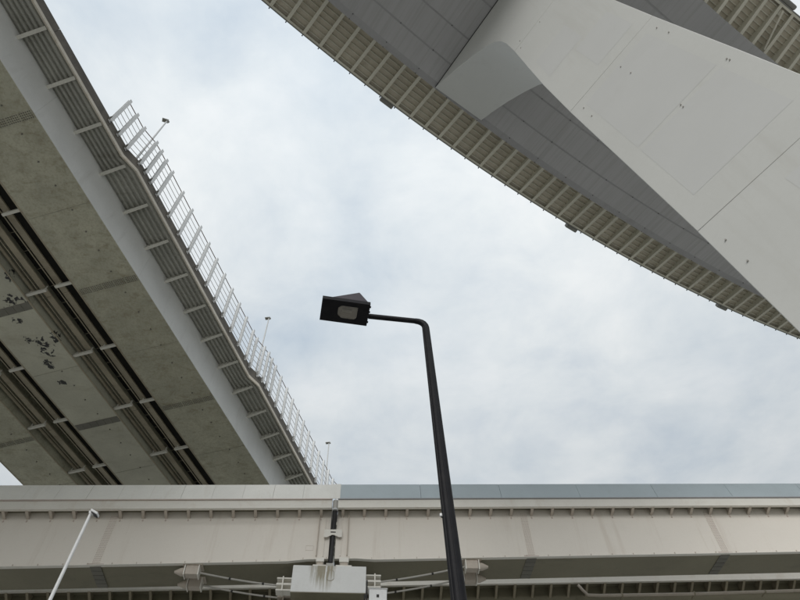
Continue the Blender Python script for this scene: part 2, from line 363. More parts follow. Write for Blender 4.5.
for k in range(6):
    z = FZ0+.62+k*.53
    top = k == 5
    pts = [LF(u, edge(u)-.06+.065, z+(.0 if not top else .02)) for u in pu]
    gs = [tube([pts[i], (pts[i]+pts[i+1])/2-Vector((0, 0, .012)), pts[i+1]], .028 if top else .018, 5) for i in range(len(pts)-1)]
    part('top_rail' if top else 'wire', join(*gs), M['rust'] if top else M['wire'], FC)
# ------------------------------------------------------------------ highway lamps standing on that bridge
for (u, y, zt, side, lab) in ((9.79, 17.9, 40.72, 1, 'thin grey lamp mast behind the fence, nearest of three on the bridge'),
                              (26.95, 17.9, 40.92, 1, 'thin grey lamp mast behind the fence, middle one of three on the bridge'),
                              (41.7, 17.9, 40.2, 1, 'thin grey lamp mast rising farthest along the bridge, just above the viaduct parapet')):
    b0 = LF(u, y, ZT+1.0); ln = root('bridge_lamp', lab, 'lamp post', b0+Vector((0, 0, EYE)), 'lamp masts on the straight bridge')
    tp = LF(u, y, zt-.1)
    part('mast', tube([b0, (b0+tp)/2, tp], [.075, .06, .045], 10), M['mast'], ln, smooth=True)
    hd = LF(u, y, zt)
    D = Vector((-.93, -.35, 0)) if u < 20 else Vector((-1, .1, 0))
    Nn = Vector((-D.y, D.x, 0))
    def HF(a, b, c, hd=hd, D=D, Nn=Nn): return hd+D*a+Nn*b+Vector((0, 0, c))
    h = part('lamp_head', sweep([(-.15, -.04), (.15, -.04), (.12, .04), (0, .08), (-.12, .04)], [-.1, .32], HF), M['mast'], ln, bevel=.02)
    part('lens', hexa(.04, .28, -.09, .09, -.055, -.041, HF), M['splice'], h)
    part('bracket', hexa(-.16, -.08, -.04, .04, -.12, -.02, HF), M['splice'], ln)

# ================================================================== FRONT VIADUCT (two spans meeting at a joint) and the one behind it
VA = .1; VE = Vector((1, VA)).normalized(); VROT = math.atan2(VE.y, VE.x)
VO = Vector((0, 29.4))
def VF(s, o, z): return Vector((VO.x+VE.x*s-VE.y*o, VO.y+VE.y*s+VE.x*o, z))
def VS(px, py, o):
    r = ray(px, py); t = (VO.x*-VE.y+VO.y*VE.x+o)/(r.x*-VE.y+r.y*VE.x); q = r*t
    return (q.x-VO.x)*VE.x+(q.y-VO.y)*VE.y, q.z
zwb = lambda s: 18.36+.046*s
zfb = lambda s: 21.06+.0395*s
zcr = lambda s: 21.61+.0395*s
ztp = lambda s: 22.60+.040*s
SJ = -3.95; GAP = .16
def viaduct_span(name, label, s0, s1, parmat, plen, strong, off=0.0, detail=True, boxw=2.05, group=None, dz=0.0, br0=None, ov=.57, webmat='via'):
    c = VF((s0+s1)/2, off+boxw/2, 0); V = root(name, label, 'viaduct', (c.x, c.y, 0), group)
    F = lambda a, b, cc: VF(a, b+off, cc+dz)
    st = frange(s0, s1, 8)
    # outer web and box: web plate a separate part with its own paint (rear span: shade put into the colour), soffit plate behind it
    tp = lambda s: zfb(s)+.22
    endt = (lambda s: .28*max(0, 1-abs(s-SJ)/2.2)) if detail else (lambda s: 0)
    st2 = sorted(set(st+[q for q in (SJ-2.2, SJ-1.2, SJ+1.2, SJ+2.2) if s0 < q < s1]))
    lift = lambda s: (0 if abs(s-SJ) > 2.2 else .09 if abs(s-SJ) < 1.3 else .09*(2.2-abs(s-SJ))/.9) if detail else 0
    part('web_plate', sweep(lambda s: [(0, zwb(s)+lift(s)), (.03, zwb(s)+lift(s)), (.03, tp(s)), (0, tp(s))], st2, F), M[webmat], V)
    part('soffit_plate', sweep(lambda s: [(.031, zwb(s)+lift(s)+.012), (boxw, zwb(s)+lift(s)+.012), (boxw, zwb(s)+lift(s)+.05), (.031, zwb(s)+lift(s)+.05)], st2, F), M['viasof_shade'], V)
    part('bottom_flange', sweep(lambda s: [(-.05, zwb(s)+lift(s)-.012), (.15, zwb(s)+lift(s)-.012), (.15, zwb(s)+lift(s)+.010), (-.05, zwb(s)+lift(s)+.010)], st2, F), M['fascia'], V)
    part('inner_web', sweep(lambda s: [(boxw-.03, zwb(s)+lift(s)+.051), (boxw, zwb(s)+lift(s)+.051), (boxw, tp(s)), (boxw-.03, tp(s))], st2, F), M['via'], V)
    part('deck_slab', sweep(lambda s: [(-ov+.04, zfb(s)+.225), (boxw+2.0, zfb(s)+.225), (boxw+2.0, zfb(s)+.5), (-ov+.04, zfb(s)+.5)], st, F), M['viasof_shade'], V)  # dark tone paints in the shade beneath the overhang
    part('fascia_beam', sweep(lambda s: [(-ov-.03, zfb(s)), (-ov+.03, zfb(s)), (-ov+.03, zcr(s)-.06), (-ov-.03, zcr(s)-.06)], st, F), M['fascia'], V)
    part('drip_lip', sweep(lambda s: [(-ov-.08, zfb(s)-.03), (-ov+.1, zfb(s)-.03), (-ov+.1, zfb(s)-.002), (-ov-.08, zfb(s)-.002)], st, F), M['fascia'], V)
    part('ledge', sweep(lambda s: [(-ov-.1, zcr(s)-.05), (-ov+.2, zcr(s)-.05), (-ov+.2, zcr(s)-.004), (-ov-.1, zcr(s)-.004)], st, F), M['spl_via'] if parmat != 'par_r' else M['sofjoint'], V)
    # parapet panels
    k = 0; s = s0
    ps = frange(s0, s1, plen)
    for a, b in zip(ps[:-1], ps[1:]):
        g2 = .012 if k % strong == 0 else .006
        part('parapet_panel', sweep(lambda q: [(-ov-.05+random.uniform(-.004, .004), zcr(q)), (-ov+.12, zcr(q)), (-ov+.32, ztp(q)+.15), (-ov+.2, ztp(q)+.15)], [a+g2, b-.003], F), M[parmat], V)
        k += 1
    if detail: part('backing_strip', sweep(lambda s: [(-ov+.06, zcr(s)+.01), (-ov+.2, zcr(s)+.01), (-ov+.36, ztp(s)+.1), (-ov+.26, ztp(s)+.1)], st, F), M['dark'], V)
    # brackets
    def bg_():
        L_ = ov-.06; dr = -.16 if ov < .6 else -.42; pr = [(0, dr), (-L_, -.02), (-L_, .2), (0, .2)]
        return join(sweep(pr, [-.012, .012], lambda a, b, c: Vector((a, b, c))), sweep([(0, dr-.05), (-L_-.01, -.055), (-L_-.01, -.02), (0, dr)], [-.075, .075], lambda a, b, c: Vector((a, b, c))))
    n0 = math.ceil((s0-(br0 or 0))/1.157)
    n1 = math.floor((s1-(br0 or 0))/1.157)
    for q in range(n0, n1+1):
        s = (br0 or 0)+1.157*q
        if not (s0+.2 < s < s1-.2): continue
        piece('bracket', 'vbr%.2f' % ov, bg_, M['viabr'] if detail else M['stringer'], V, F(s, -.002, zfb(s)+.02), VROT)  # rear brackets: dimmer brown paints in shade from the front viaduct
        if detail and abs(s) < 27:
            piece('rust_tab', 'vtab', lambda: hexa(-.03, .03, -.03, 0, -.05, .05), M['spl_via'], V, F(s, -.001, zfb(s)-.3), VROT)
            piece('stiffener_end', 'vse', lambda: hexa(-.012, .012, -.05, 0, 0, .09), M['viabr'], V, F(s+.45, -.001, zwb(s+.45)+lift(s+.45)+.012), VROT)
    return V, F
BR0 = VS(343, 511, -.3)[0]
SPL, FL = viaduct_span('viaduct_span', 'cream steel viaduct span with off-white parapet panels, left of the expansion joint', -46, SJ-GAP, 'par_l', 1.6, 3, br0=BR0)
SPR, FR = viaduct_span('viaduct_span', 'cream steel viaduct span with blue-grey parapet panels, right of the expansion joint', SJ+GAP, 46, 'par_r', 4.5, 1, br0=BR0)
SPF, FF = viaduct_span('viaduct_span', 'parallel viaduct seen behind and below the front viaduct, white fascia over dark brackets', -52, 52, 'par_r', 4.5, 1, off=7.9, detail=False, br0=BR0+.4, dz=-.07, ov=.9, webmat='viasof_shade')  # rear web coloured dark to stand in for shade between the decks
# web splice plates with bolt rows
for sx, V, F in ((VS(106, 538, 0)[0], SPL, FL), (VS(528, 538, 0)[0], SPR, FR), (VS(717, 535, 0)[0], SPR, FR)):
    zb, zt = zwb(sx)+.1, zfb(sx)-.02
    pl = part('splice_plate', hexa(sx-.19, sx+.19, -.012, -.001, zb, zt, F), M['via'], V)
    gs = []
    nrow = 27
    for r in range(nrow):
        z = zb+.06+(zt-zb-.1)*r/(nrow-1)
        for c in range(5):
            s = sx-.15+.075*c; gs.append(hexa(s-.022, s+.022, -.026, -.012, z-.018, z+.018, F))
    part('bolts', join(*gs), M['spl_via'], pl)['kind'] = 'stuff'
    part('splice_plate', hexa(sx-.4, sx+.4, -.01, -.001, zwb(sx)+.02, zwb(sx)+.09, F), M['spl_via'], V)
    for q in range(5):
        o = .1+.38*q
        part('soffit_splice_plate', hexa(sx-.26, sx+.26, o, o+.35, zwb(sx)-.03, zwb(sx)+.008, F), M['splice'], V)
# inspection mark on left web
part('hatch_frame', join(hexa(SJ-1.35, SJ-.95, -.008, -.001, 18.98, 18.99, FL), hexa(SJ-1.35, SJ-.95, -.008, -.001, 18.72, 18.73, FL), hexa(SJ-1.35, SJ-1.34, -.008, -.001, 18.73, 18.98, FL), hexa(SJ-.96, SJ-.95, -.008, -.001, 18.73, 18.98, FL)), M['spl_via'], SPL)
# end stiffeners at the joint
for sgn, V, F in ((-1, SPL, FL), (1, SPR, FR)):
    for d_ in (.28, .62):
        s = SJ+sgn*(GAP+d_)
        part('end_stiffener', hexa(s-.02, s+.02, -.14 if d_ > .5 else -.05, -.001, zwb(s)+.24, zfb(s)+.1, F), M['viabr'] if d_ > .5 else M['via'], V)
    s = SJ+sgn*GAP
    part('end_plate', hexa(min(s, s+sgn*.03)-.0, max(s, s+sgn*.03), .031, 2.0, zwb(s)+.3, zfb(s)+.2, F), M['dark'], V)
# right of the joint a small cream end cap on the parapet
part('parapet_cap', sweep(lambda q: [(-.645, zcr(q)-.002), (-.625, zcr(q)-.002), (-.375, ztp(q)+.17), (-.395, ztp(q)+.17)], [SJ-.3, SJ+.25], FL), M['par_l'], SPL)
# drain pipe and link plate at the joint
pj = VF(SJ, -.2, 0)
DP = root('drain_pipe', 'black drain pipe with grey collar hanging in the viaduct expansion joint', 'pipe', VF(SJ, -.45, 18.3)+Vector((0, 0, EYE)))
part('collar', tube([VF(SJ+.03, -.48, 21.40), VF(SJ+.03, -.46, 20.9)], .15, 14), M['cable'], DP, smooth=True)
part('band', tube([VF(SJ+.03, -.46, 20.9), VF(SJ+.03, -.46, 20.8)], .165, 14), M['mast'], DP, smooth=True)
part('hose', tube([VF(SJ+.03, -.46, 20.8), VF(SJ+.02, -.2, 20.4), VF(SJ, -.04, 19.9), VF(SJ, -.02, 18.9), VF(SJ-.02, -.15, 17.95)], [.135, .13, .12, .11, .11], 14), M['black'], DP, smooth=True)
_, zl = VS(334, 533, -.2)
LP = root('link_plate', 'cream notched plate bolted across the viaduct expansion joint', 'plate', VF(SJ, -.2, zl-.2)+Vector((0, 0, EYE)))
part('plate', sweep([(SJ-.47, zl-.25), (SJ-.3, zl-.25), (SJ-.05, zl-.10), (SJ+.05, zl-.10), (SJ+.3, zl-.22), (SJ+.47, zl-.22), (SJ+.47, zl+.22), (SJ-.47, zl+.2)], [-.20, -.16], lambda a, b, c: VF(b, a, c)), M['fascia'], LP)
part('slot', hexa(SJ-.13, SJ+.13, -.212, -.201, zl+.02, zl+.08, VF), M['dark'], LP)
for sg in (-1, 1): part('arm', hexa(SJ+sg*.42-.04, SJ+sg*.42+.04, -.159, -.002, zl-.15, zl+.15, VF), M['via'], LP)

# pier under the joint
ca = VF(-3.95, 1.5, 0); VP = root('viaduct_pier', 'white rust-streaked pier head under the viaduct expansion joint', 'pier', (ca.x, ca.y, 0))
CT, CB = 17.70, 16.32
M['cap'] = paint('stained_white_pier', (.74, .75, .74), .6, .05, .5, (.35, .32, .26), .15, (1, 1, .4), .15,
                 stains=[(tuple(VF(-4.3, -.5, CT+.25)-Vector((ca.x, ca.y, -EYE))), (.95, 2.5, 1.9), (.25, .215, .13), 'streak')], bump=.006)
part('cap_beam', sweep([(-.45, CB), (.0, CT), (.1, CT+.0), (9.8, CT), (9.8, CB)], [-5.78, -2.17], VF), M['cap'], VP) if False else part('cap_beam', sweep([(-.35, CB), (-.35, CT), (9.8, CT), (9.8, CB)], [-5.78, -2.17], VF), M['cap'], VP, bevel=.03)
part('soffit_plate', sweep([(-.34, CB-.03), (9.75, CB-.03), (9.75, CB-.002), (-.34, CB-.002)], [-5.77, -2.18], VF), M['viasof_shade'], VP)
part('haunch', sweep([(.3, CB-.032), (9.5, CB-.032), (7.2, 13.5), (2.2, 13.5)], [-5.6, -2.35], VF), M['viasof_shade'], VP)
part('shaft', sweep([(2.6, 13.5), (6.8, 13.5), (6.8, -EYE), (2.6, -EYE)], [-5.2, -2.7], VF), M['conc'], VP, bevel=.1)
ov = [(-3.92+.17*math.cos(q), 17.18+.13*math.sin(q)+(.13 if math.sin(q) > 0 else -.13)) for q in [i*math.pi/10 for i in range(20)]]
part('hatch_cover', sweep([(s, z) for s, z in ov], [-.365, -.351], lambda a, b, c: VF(b, a, c)), M['cap'], VP, bevel=.006)
ov2 = [(-3.92+(s+3.92)*1.13, 17.18+(z-17.18)*1.1) for s, z in ov]
part('hatch_rim', sweep([(s, z) for s, z in ov2], [-.358, -.3505], lambda a, b, c: VF(b, a, c)), M['stringer'], VP)
for s, w in ((-4.5, .27), (-3.3, .32)):
    B = VF(s, .45, CT); BR = root('bearing', 'cream bridge bearing on the pier head, ' + ('left' if s < -4 else 'right') + ' of the drain pipe', 'bearing', B+Vector((0, 0, EYE)), 'bearings on the pier head')
    part('sole_plate', hexa(s-w*1.25, s+w*1.25, -.22, .8, CT+.001, CT+.13, VF), M['fascia'], BR, bevel=.01)
    part('block', hexa(s-w*.6, s+w*.6, -.12, .7, CT+.131, CT+.33, VF), M['viabr'], BR, bevel=.02)
    part('top_plate', hexa(s-w*.75, s+w*.75, -.17, .75, CT+.331, zwb(s)+.076, VF), M['fascia'], BR, bevel=.01)
hb = VF(-3.98, -.15, CT); part('pipe_socket', hexa(-4.17, -3.8, -.32, .1, CT+.001, CT+.16, VF), M['cable'], VP)
# restrainer brackets on the pier head, anchors under the girder, cables between
def restr(px, py, sgn, o, zc, lab, shade):
    s, _ = VS(px, py, o); zs = zwb(s)+.012; c = VF(s, o, zs)
    A = root('cable_anchor', lab, 'anchor', c+Vector((0, 0, EYE)), 'restrainer cable anchors under the viaduct')
    part('top_plate', hexa(s-.5, s+.5, o-.3, o+.3, zs-.045, zs-.001, VF), M['viabr'], A)
    part('housing', sweep([(o-.2, zs-.5), (o+.2, zs-.5), (o+.24, zs-.046), (o-.24, zs-.046)], [s-.30, s+.30], VF), M['viabr'], A, bevel=.015)
    for q in (-.34, .34): part('rib_plate', sweep([(o-.24, zs-.54), (o+.24, zs-.54), (o+.28, zs-.046), (o-.28, zs-.046)], [s+q-.025, s+q+.025], VF), M['fascia'], A)
    e0 = VF(s-sgn*.37, o, zs-.28); e1 = VF(s-sgn*.55, o, zs-.285); e2 = VF(s-sgn*.85, o, zs-.29)
    part('end_cone', tube([e0, e1, e2], [.21, .19, .06], 16), M['viabr'], A, smooth=True)
    q0 = VF(s+sgn*.34, o, zs-.3); tgt = VF(-5.95 if sgn > 0 else -2.0, o, zc)
    part('cable', tube([q0+(tgt-q0)*i/8-Vector((0, 0, .07*math.sin(math.pi*i/8))) for i in range(9)], .045, 8), M['cable'], A, smooth=True)
    for t in (.35, .72):
        m = q0+(tgt-q0)*t-Vector((0, 0, .07*math.sin(math.pi*t))); dd = (tgt-q0).normalized(); part('clamp', tube([m-dd*.05, m+dd*.05], .062, 8), M['dark'], A, smooth=True)
for px, py, sgn, o, lab in ((191, 576, 1, .32, 'cream cable anchor box with cone end under the viaduct, front one left of the pier'),
                            (194, 588, 1, 1.45, 'shaded cable anchor box with cone end under the viaduct, rear one left of the pier'),
                            (472, 568, -1, .32, 'cream cable anchor box with cone end under the viaduct, front one beside the lamp pole'),
                            (470, 580, -1, 1.45, 'shaded cable anchor box with cone end under the viaduct, rear one beside the lamp pole')):
    restr(px, py, sgn, o, 16.95 if sgn > 0 else 17.2, lab, 0)
for sgn in (-1, 1):
    s0 = -5.78 if sgn < 0 else -2.17; zc = 16.95 if sgn < 0 else 17.2
    for k, o in enumerate((.32, 1.45)):
        a, b = sorted((s0+sgn*.004, s0+sgn*.75))
        br = part('restrainer_bracket', join(hexa(a, b, o-.24, o+.24, zc-.045, zc+.045, VF), hexa(a, b, o-.24, o+.24, zc+.27, zc+.33, VF), hexa(a, b, o-.24, o+.24, zc-.33, zc-.27, VF), hexa(s0+sgn*.45-.03, s0+sgn*.45+.03, o-.28, o+.28, zc-.36, zc+.38, VF), hexa(a, b, o+.1, o+.16, zc-.27, zc+.27, VF)), M['viabr'] if k else M['fascia'], VP)
# white control cabinet beside the pier head
s, z = VS(378, 594, -.8); cb = VF(s, -.8, z)
CBX = root('control_box', 'small white control cabinet hanging beside the pier head', 'cabinet', VF(s, -.5, 15.6)+Vector((0, 0, EYE)))
part('case', hexa(s-.42, s+.42, -.8, -.4, 15.5, 16.28, VF), M['white'], CBX, bevel=.02)
part('door', hexa(s-.34, s+.34, -.815, -.801, 15.58, 16.12, VF), M['fence'], CBX, bevel=.006)
part('lid', hexa(s-.46, s+.46, -.84, -.36, 16.281, 16.31, VF), M['white'], CBX)
part('latch', hexa(s-.07, s+.05, -.83, -.816, 15.86, 16.0, VF), M['dark'], CBX)
part('mounting_arm', hexa(-2.16, s, -.39, -.3, 15.9, 16.02, VF), M['cable'], CBX) if False else None
part('conduit', join(*[tube([VF(s-.62+.1*q, -.3, 17.0), VF(s-.62+.1*q, -.3, 15.3)], .035, 6) for q in range(2)], hexa(s-.68, s+.1, -.39, -.27, 15.75, 15.85, VF)), M['black'], CBX)
# pipe on the viaduct behind
ppts = [VS(578, 585, 7.0), VS(583, 590.5, 7.0), VS(588, 595, 7.0), VS(600, 595.5, 7.0), VS(690, 594, 7.0), VS(800, 590.5, 7.0)]
pth = [VF(a, 7.0, b) for a, b in ppts]; pth.append(VF(ppts[-1][0]+15, 7.0, ppts[-1][1]+.6))
PW = root('service_pipe', 'cream service pipe bending along the brackets of the rear viaduct', 'pipe', pth[2]+Vector((0, 0, EYE)))
part('pipe', tube(pth, .09, 10), M['viabr'], PW, smooth=True)
for k in range(6):
    a = pth[3]+(pth[6]-pth[3])*(k+.3)/6; part('pipe_clamp', tube([a-Vector((.05, 0, 0)), a+Vector((.05, 0, 0))], .125, 10), M['stringer'], PW, smooth=True); part('hanger', hexa(a.x-.03, a.x+.03, a.y+.05, a.y+.6, a.z-.03, a.z+.03), M['stringer'], PW)
# outer piers of the viaducts, outside the picture
for s in (-40, 36):
    c = VF(s, 4, 0); P = root('viaduct_pier', 'plain pier of the two viaducts, far ' + ('left' if s < 0 else 'right') + ' end', 'pier', (c.x, c.y, 0), 'end piers of the viaducts')
    zt = zwb(s)-.35
    part('cap_beam', sweep([(-.3, zt), (9.9, zt), (9.9, zt-1.3), (-.3, zt-1.3)], [s-1.4, s+1.4], VF), M['conc'], P, bevel=.05)
    part('bearing_block', hexa(s-.5, s+.5, .1, 1.9, zt+.001, zwb(s)-.06, VF), M['conc'], P)
    part('bearing_block', hexa(s-.5, s+.5, 8.0, 9.7, zt+.001, zwb(s)+.1, VF), M['conc'], P)
    part('shaft', sweep([(2.6, zt-1.301), (6.8, zt-1.301), (6.8, -EYE), (2.6, -EYE)], [s-1.1, s+1.1], VF), M['conc'], P, bevel=.1)

# ================================================================== CURVED BRIDGE overhead, right
CC = Vector((98.49, -108.67)); R1, R0, RO, RI = 153.42, 141.5, 156.5, 138.7
ZS, ZD = 36.0, 39.5
PHI0 = 2.2356                     # a rib on the outer edge
def AF(a, r, z):                  # a = metres along the outer edge (clockwise), r = radius
    ph = PHI0-a/156.4; return Vector((CC.x+r*math.cos(ph), CC.y+r*math.sin(ph), z))
AROT = lambda a: PHI0-a/156.4-math.pi/2
A0, A1 = -50.0, 62.0
pb = AF(4.0, 147.2, 0)
CBR = root('curved_bridge', 'broad curved bridge overhead with smooth grey soffit and ribbed olive edges', 'bridge', (pb.x, pb.y, 0))
ast = frange(A0, A1, 1.17)
part('box_core', sweep([(R0+.02, ZS+.012), (R1-.02, ZS+.012), (R1-.02, ZD+.2), (R0+.02, ZD+.2)], ast, AF), M['sofjoint'], CBR)
# soffit panels
strips = [R0, 143.2, 144.9, 146.6, 148.3, 150.25, 151.85, 153.1, R1]
pan = frange(A0, A1, 2.34*2)
for a, b in zip(pan[:-1], pan[1:]):
    for i in range(len(strips)-1):
        lo = strips[i]+(.045 if i else 0); hi = strips[i+1]-(.045 if i < len(strips)-2 else 0)
        if i == len(strips)-2: lo = strips[i]-.045
        part('soffit_panel', sweep([(lo, ZS), (hi, ZS), (hi, ZS+.011), (lo, ZS+.011)], [a+.002, a+1.17, a+2.34, a+3.51, b-.002], AF), M['sof_r'] if i < len(strips)-2 else M['sofjoint'], CBR)
# small dark bolts at the panel corners
for a in frange(A0, A1, 2.34):
    if -12 < a < 40:
        for r in strips[4:]: piece('joint_bolt', 'jb', lambda: tube([(0, 0, .0), (0, 0, -.03)], .026, 6), M['dark'], CBR, AF(a, r, ZS+.003), 0)
# deck plates, edge beams
for lo, hi, nm in ((R1, RO, 'outer'), (RI, R0, 'inner')):
    part('deck_plate', sweep([(lo, ZD+.25), (hi, ZD+.25), (hi, ZD+.3), (lo, ZD+.3)], ast, AF), M['rcant'], CBR)
    e0, e1 = (hi-.04, hi+.04) if nm == 'outer' else (lo-.04, lo+.04)
    part('edge_beam', sweep([(e0, ZD-.02), (e1, ZD-.02), (e1, ZD+.62), (e0, ZD+.62)], ast, AF), M['redge'], CBR)
    f0, f1 = (hi-.16, hi-.041) if nm == 'outer' else (lo+.041, lo+.16)
    part('edge_flange', sweep([(f0, ZD-.03), (f1, ZD-.03), (f1, ZD+.0), (f0, ZD+.0)], ast, AF), M['rrib'], CBR)
    n = 8
    for k in range(n):
        r = lo+.12+(hi-lo-.3)*(k+.5)/n
        part('stiffener', sweep([(r-.03, ZD+.14), (r+.03, ZD+.14), (r+.03, ZD+.249), (r-.03, ZD+.249)], ast, AF), M['rrib'], CBR)
def rib_geo(w, sg):
    def g_():
        pr = [(0, -.55), (sg*w, -.02), (sg*w, .249), (0, .249)]
        web = sweep(pr, [-.015, .015], lambda a, b, c: Vector((a, b, c)))
        fl = sweep([(0, -.60), (sg*w, -.06), (sg*w, -.025), (0, -.56)], [-.1, .1], lambda a, b, c: Vector((a, b, c)))
        return join(web, fl)
    return g_
for k in range(int(A0/1.165), int(A1/1.165)+1):
    a = k*1.165
    piece('rib', 'ro', rib_geo(RO-R1-.06, 1), M['rrib'], CBR, AF(a, R1+.005, ZD), AROT(a))
    if -15 < a < 45: piece('rib', 'ri', rib_geo(R0-RI-.06, -1), M['rrib'], CBR, AF(a, R0-.005, ZD), AROT(a))
    if -14 < a < 45:
        piece('edge_bolt', 'eb', lambda: join(tube([(0, 0, -.02), (0, 0, .05)], .04, 6), hexa(-.025, .025, -.1, 0, .0, .04)), M['black'], CBR, AF(a, RO+.1, ZD), AROT(a))
for px, py in ((388, 101), (571, 229), (721, 309)):
    q = atz(px, py, ZD)-Vector((CC.x, CC.y, 0)); a = (PHI0-math.atan2(q.y, q.x))*156.4
    v = sweep([(RO+.045, ZD+.1), (RO+.045, ZD-.02), (RO+.30, ZD-.02), (RO+.34, ZD+.3), (RO+.045, ZD+.4)], [a-.45, a+.5], AF)
    part('drain_box', v, M['redge'], CBR, bevel=.05)
q = atz(785, 12, ZD)-Vector((CC.x, CC.y, 0)); a = (PHI0-math.atan2(q.y, q.x))*156.4
part('drain_box', sweep([(RI-.045, ZD-.02), (RI-.33, ZD-.02), (RI-.33, ZD+.4), (RI-.045, ZD+.4)], [a-.9, a+.5], AF), M['redge'], CBR, bevel=.1)
part('conduit', join(tube([AF(a-.3, RI+.3, ZD-.2), AF(a+.35, R0-.4, ZD-.55)], .06, 8), hexa(-.35, .35, 0, .25, 0, .2, lambda u, v_, w: AF(a-.25+u*.5, RI+.35+v_, ZD-.1+w))), M['rrib'], CBR)
part('road_parapet', sweep([(RO-.3, ZD+.31), (RO-.05, ZD+.31), (RO-.05, ZD+1.3), (RO-.2, ZD+1.3)], ast, AF), M['conc'], CBR)
part('road_parapet', sweep([(RI+.05, ZD+.31), (RI+.3, ZD+.31), (RI+.2, ZD+1.3), (RI+.05, ZD+1.3)], ast, AF), M['conc'], CBR)
# pier
_a, _b = atz(498, 0, ZS), atz(434, 89, ZS)
PD = Vector((_b.x-_a.x, _b.y-_a.y)).normalized(); PN = Vector((PD.y, -PD.x)); PC = _a.x*PN.x+_a.y*PN.y; PT = 3.37
def PF(n, d, z): return Vector((PD.x*d+PN.x*(PC+n), PD.y*d+PN.y*(PC+n), z))
left = [(7.28, 35.93), (6.45, 35.32), (5.26, 34.25), (4.21, 33.12), (3.43, 32.15), (3.03, 31.45), (2.78, 30.7), (2.62, 29.7), (2.53, 28.4), (2.50, 27.9), (2.40, 25), (2.30, 22.5), (2.1, 19.2), (1.75, 14.5), (1.47, 10.65), (1.27, 7.2), (.75, -EYE)]
right = [(-4.65, 35.93), (-3.85, 35.32), (-2.75, 34.25), (-1.75, 33.12), (-1.15, 32.15), (-.92, 31.45), (-.84, 30.7), (-.82, 29.7), (-.84, 28.4), (-.86, 27.9), (-.98, 25), (-1.11, 22.5), (-1.29, 19.2), (-1.58, 14.5), (-1.80, 10.65), (-1.98, 7.2), (-2.4, -EYE)]
pf = PF(PT/2, 0, 0); PR = root('bridge_pier', 'massive smooth pale grey pier flaring into the soffit of the curved bridge', 'pier', (pf.x, pf.y, 0))
def prof(z0, z1):
    l_ = [p for p in left if z0 <= p[1] <= z1]; r_ = [p for p in right if z0 <= p[1] <= z1]
    return l_, r_
cuts = [-EYE, 10.65, 19.2, 27.9, 35.93]
for i in range(4):
    l_, r_ = prof(cuts[i]-1e-6, cuts[i+1]+1e-6)
    gp = .003
    l_ = [(d, min(max(z, cuts[i]+(gp if i else 0)), cuts[i+1]-gp)) for d, z in l_]; r_ = [(d, min(max(z, cuts[i]+(gp if i else 0)), cuts[i+1]-gp)) for d, z in r_]
    po = l_+r_[::-1]
    # refine haunch with a smooth curve
    part('pier_head' if i == 3 else 'pier_segment', sweep(po, [0, PT], PF), M['pier'], PR, smooth=True, bevel=.014, sharp=28)
part('joint_core', sweep([(2.2, 35.9), (2.2, 28), (1.9, 19.2), (.5, -EYE), (-2.1, -EYE), (-1.1, 19.2), (-.6, 28), (-.6, 35.9)], [.05, PT-.05], PF), M['dark'], PR)
part('seal_strip', hexa(-.03, PT+.03, -4.6, 7.25, 35.925, 35.985, PF), M['black'], PR)
part('bearing_seat', hexa(.3, PT-.3, -4.4, 7.1, 35.986, 36.04, PF), M['dark'], PR)
# repaint patches and fixing points on the front face
def interp(tab, z):
    for (d1, z1), (d0, z0) in zip(tab[:-1], tab[1:]):
        if z0 <= z <= z1: return d0+(d1-d0)*(z-z0)/(z1-z0)
for t0, t1, z0, z1 in ((.14, .86, 11.6, 14.4), (.14, .86, 14.6, 18.7), (.12, .55, 19.9, 22.3), (.42, .9, 22.6, 24.8), (.1, .5, 7.6, 10.1)):
    X = lambda t, z: interp(left, z)*t+interp(right, z)*(1-t)
    part('repaint_patch', ([PF(-.0025, X(t0, z0), z0), PF(-.0025, X(t1, z0), z0), PF(-.0025, X(t1, z1), z1), PF(-.0025, X(t0, z1), z1)], [(0, 1, 2, 3)]), M['pier2'], PR)
def onpier(px, py):
    r = ray(px, py); t = PC/(r.x*PN.x+r.y*PN.y); q = r*t; return q.x*PD.x+q.y*PD.y, q.z
for px, py in ((621, 67), (631, 73), (657, 28), (669, 32.5), (727, 59), (730, 60), (681, 105), (683.5, 107), (726, 240), (748, 261), (584, 108), (592, 116), (540, 22), (521, 48), (520, 41)):
    d, z = onpier(px, py); part('fixing_bolt', tube([PF(-.03, d, z), PF(.01, d, z)], .019, 8), M['cable'], PR)
# second pier of the curved bridge, outside the picture
c = AF(48, 147.4, 0); P2 = root('bridge_pier', 'plain pale column under the far right end of the curved bridge', 'pier', (c.x, c.y, 0))
part('shaft', sweep([(145.6, -EYE), (149.2, -EYE), (149.2, 33), (152.5, 35.95), (142.4, 35.95), (145.6, 33)], [46.4, 49.6], AF), M['pier'], P2, bevel=.05)
c = AF(-42, 147.4, 0); P3 = root('bridge_pier', 'plain pale column under the curved bridge behind the viewer', 'pier', (c.x, c.y, 0))
part('shaft', sweep([(145.6, -EYE), (149.2, -EYE), (149.2, 33), (152.5, 35.95), (142.4, 35.95), (145.6, 33)], [-43.6, -40.4], AF), M['pier'], P3, bevel=.05)

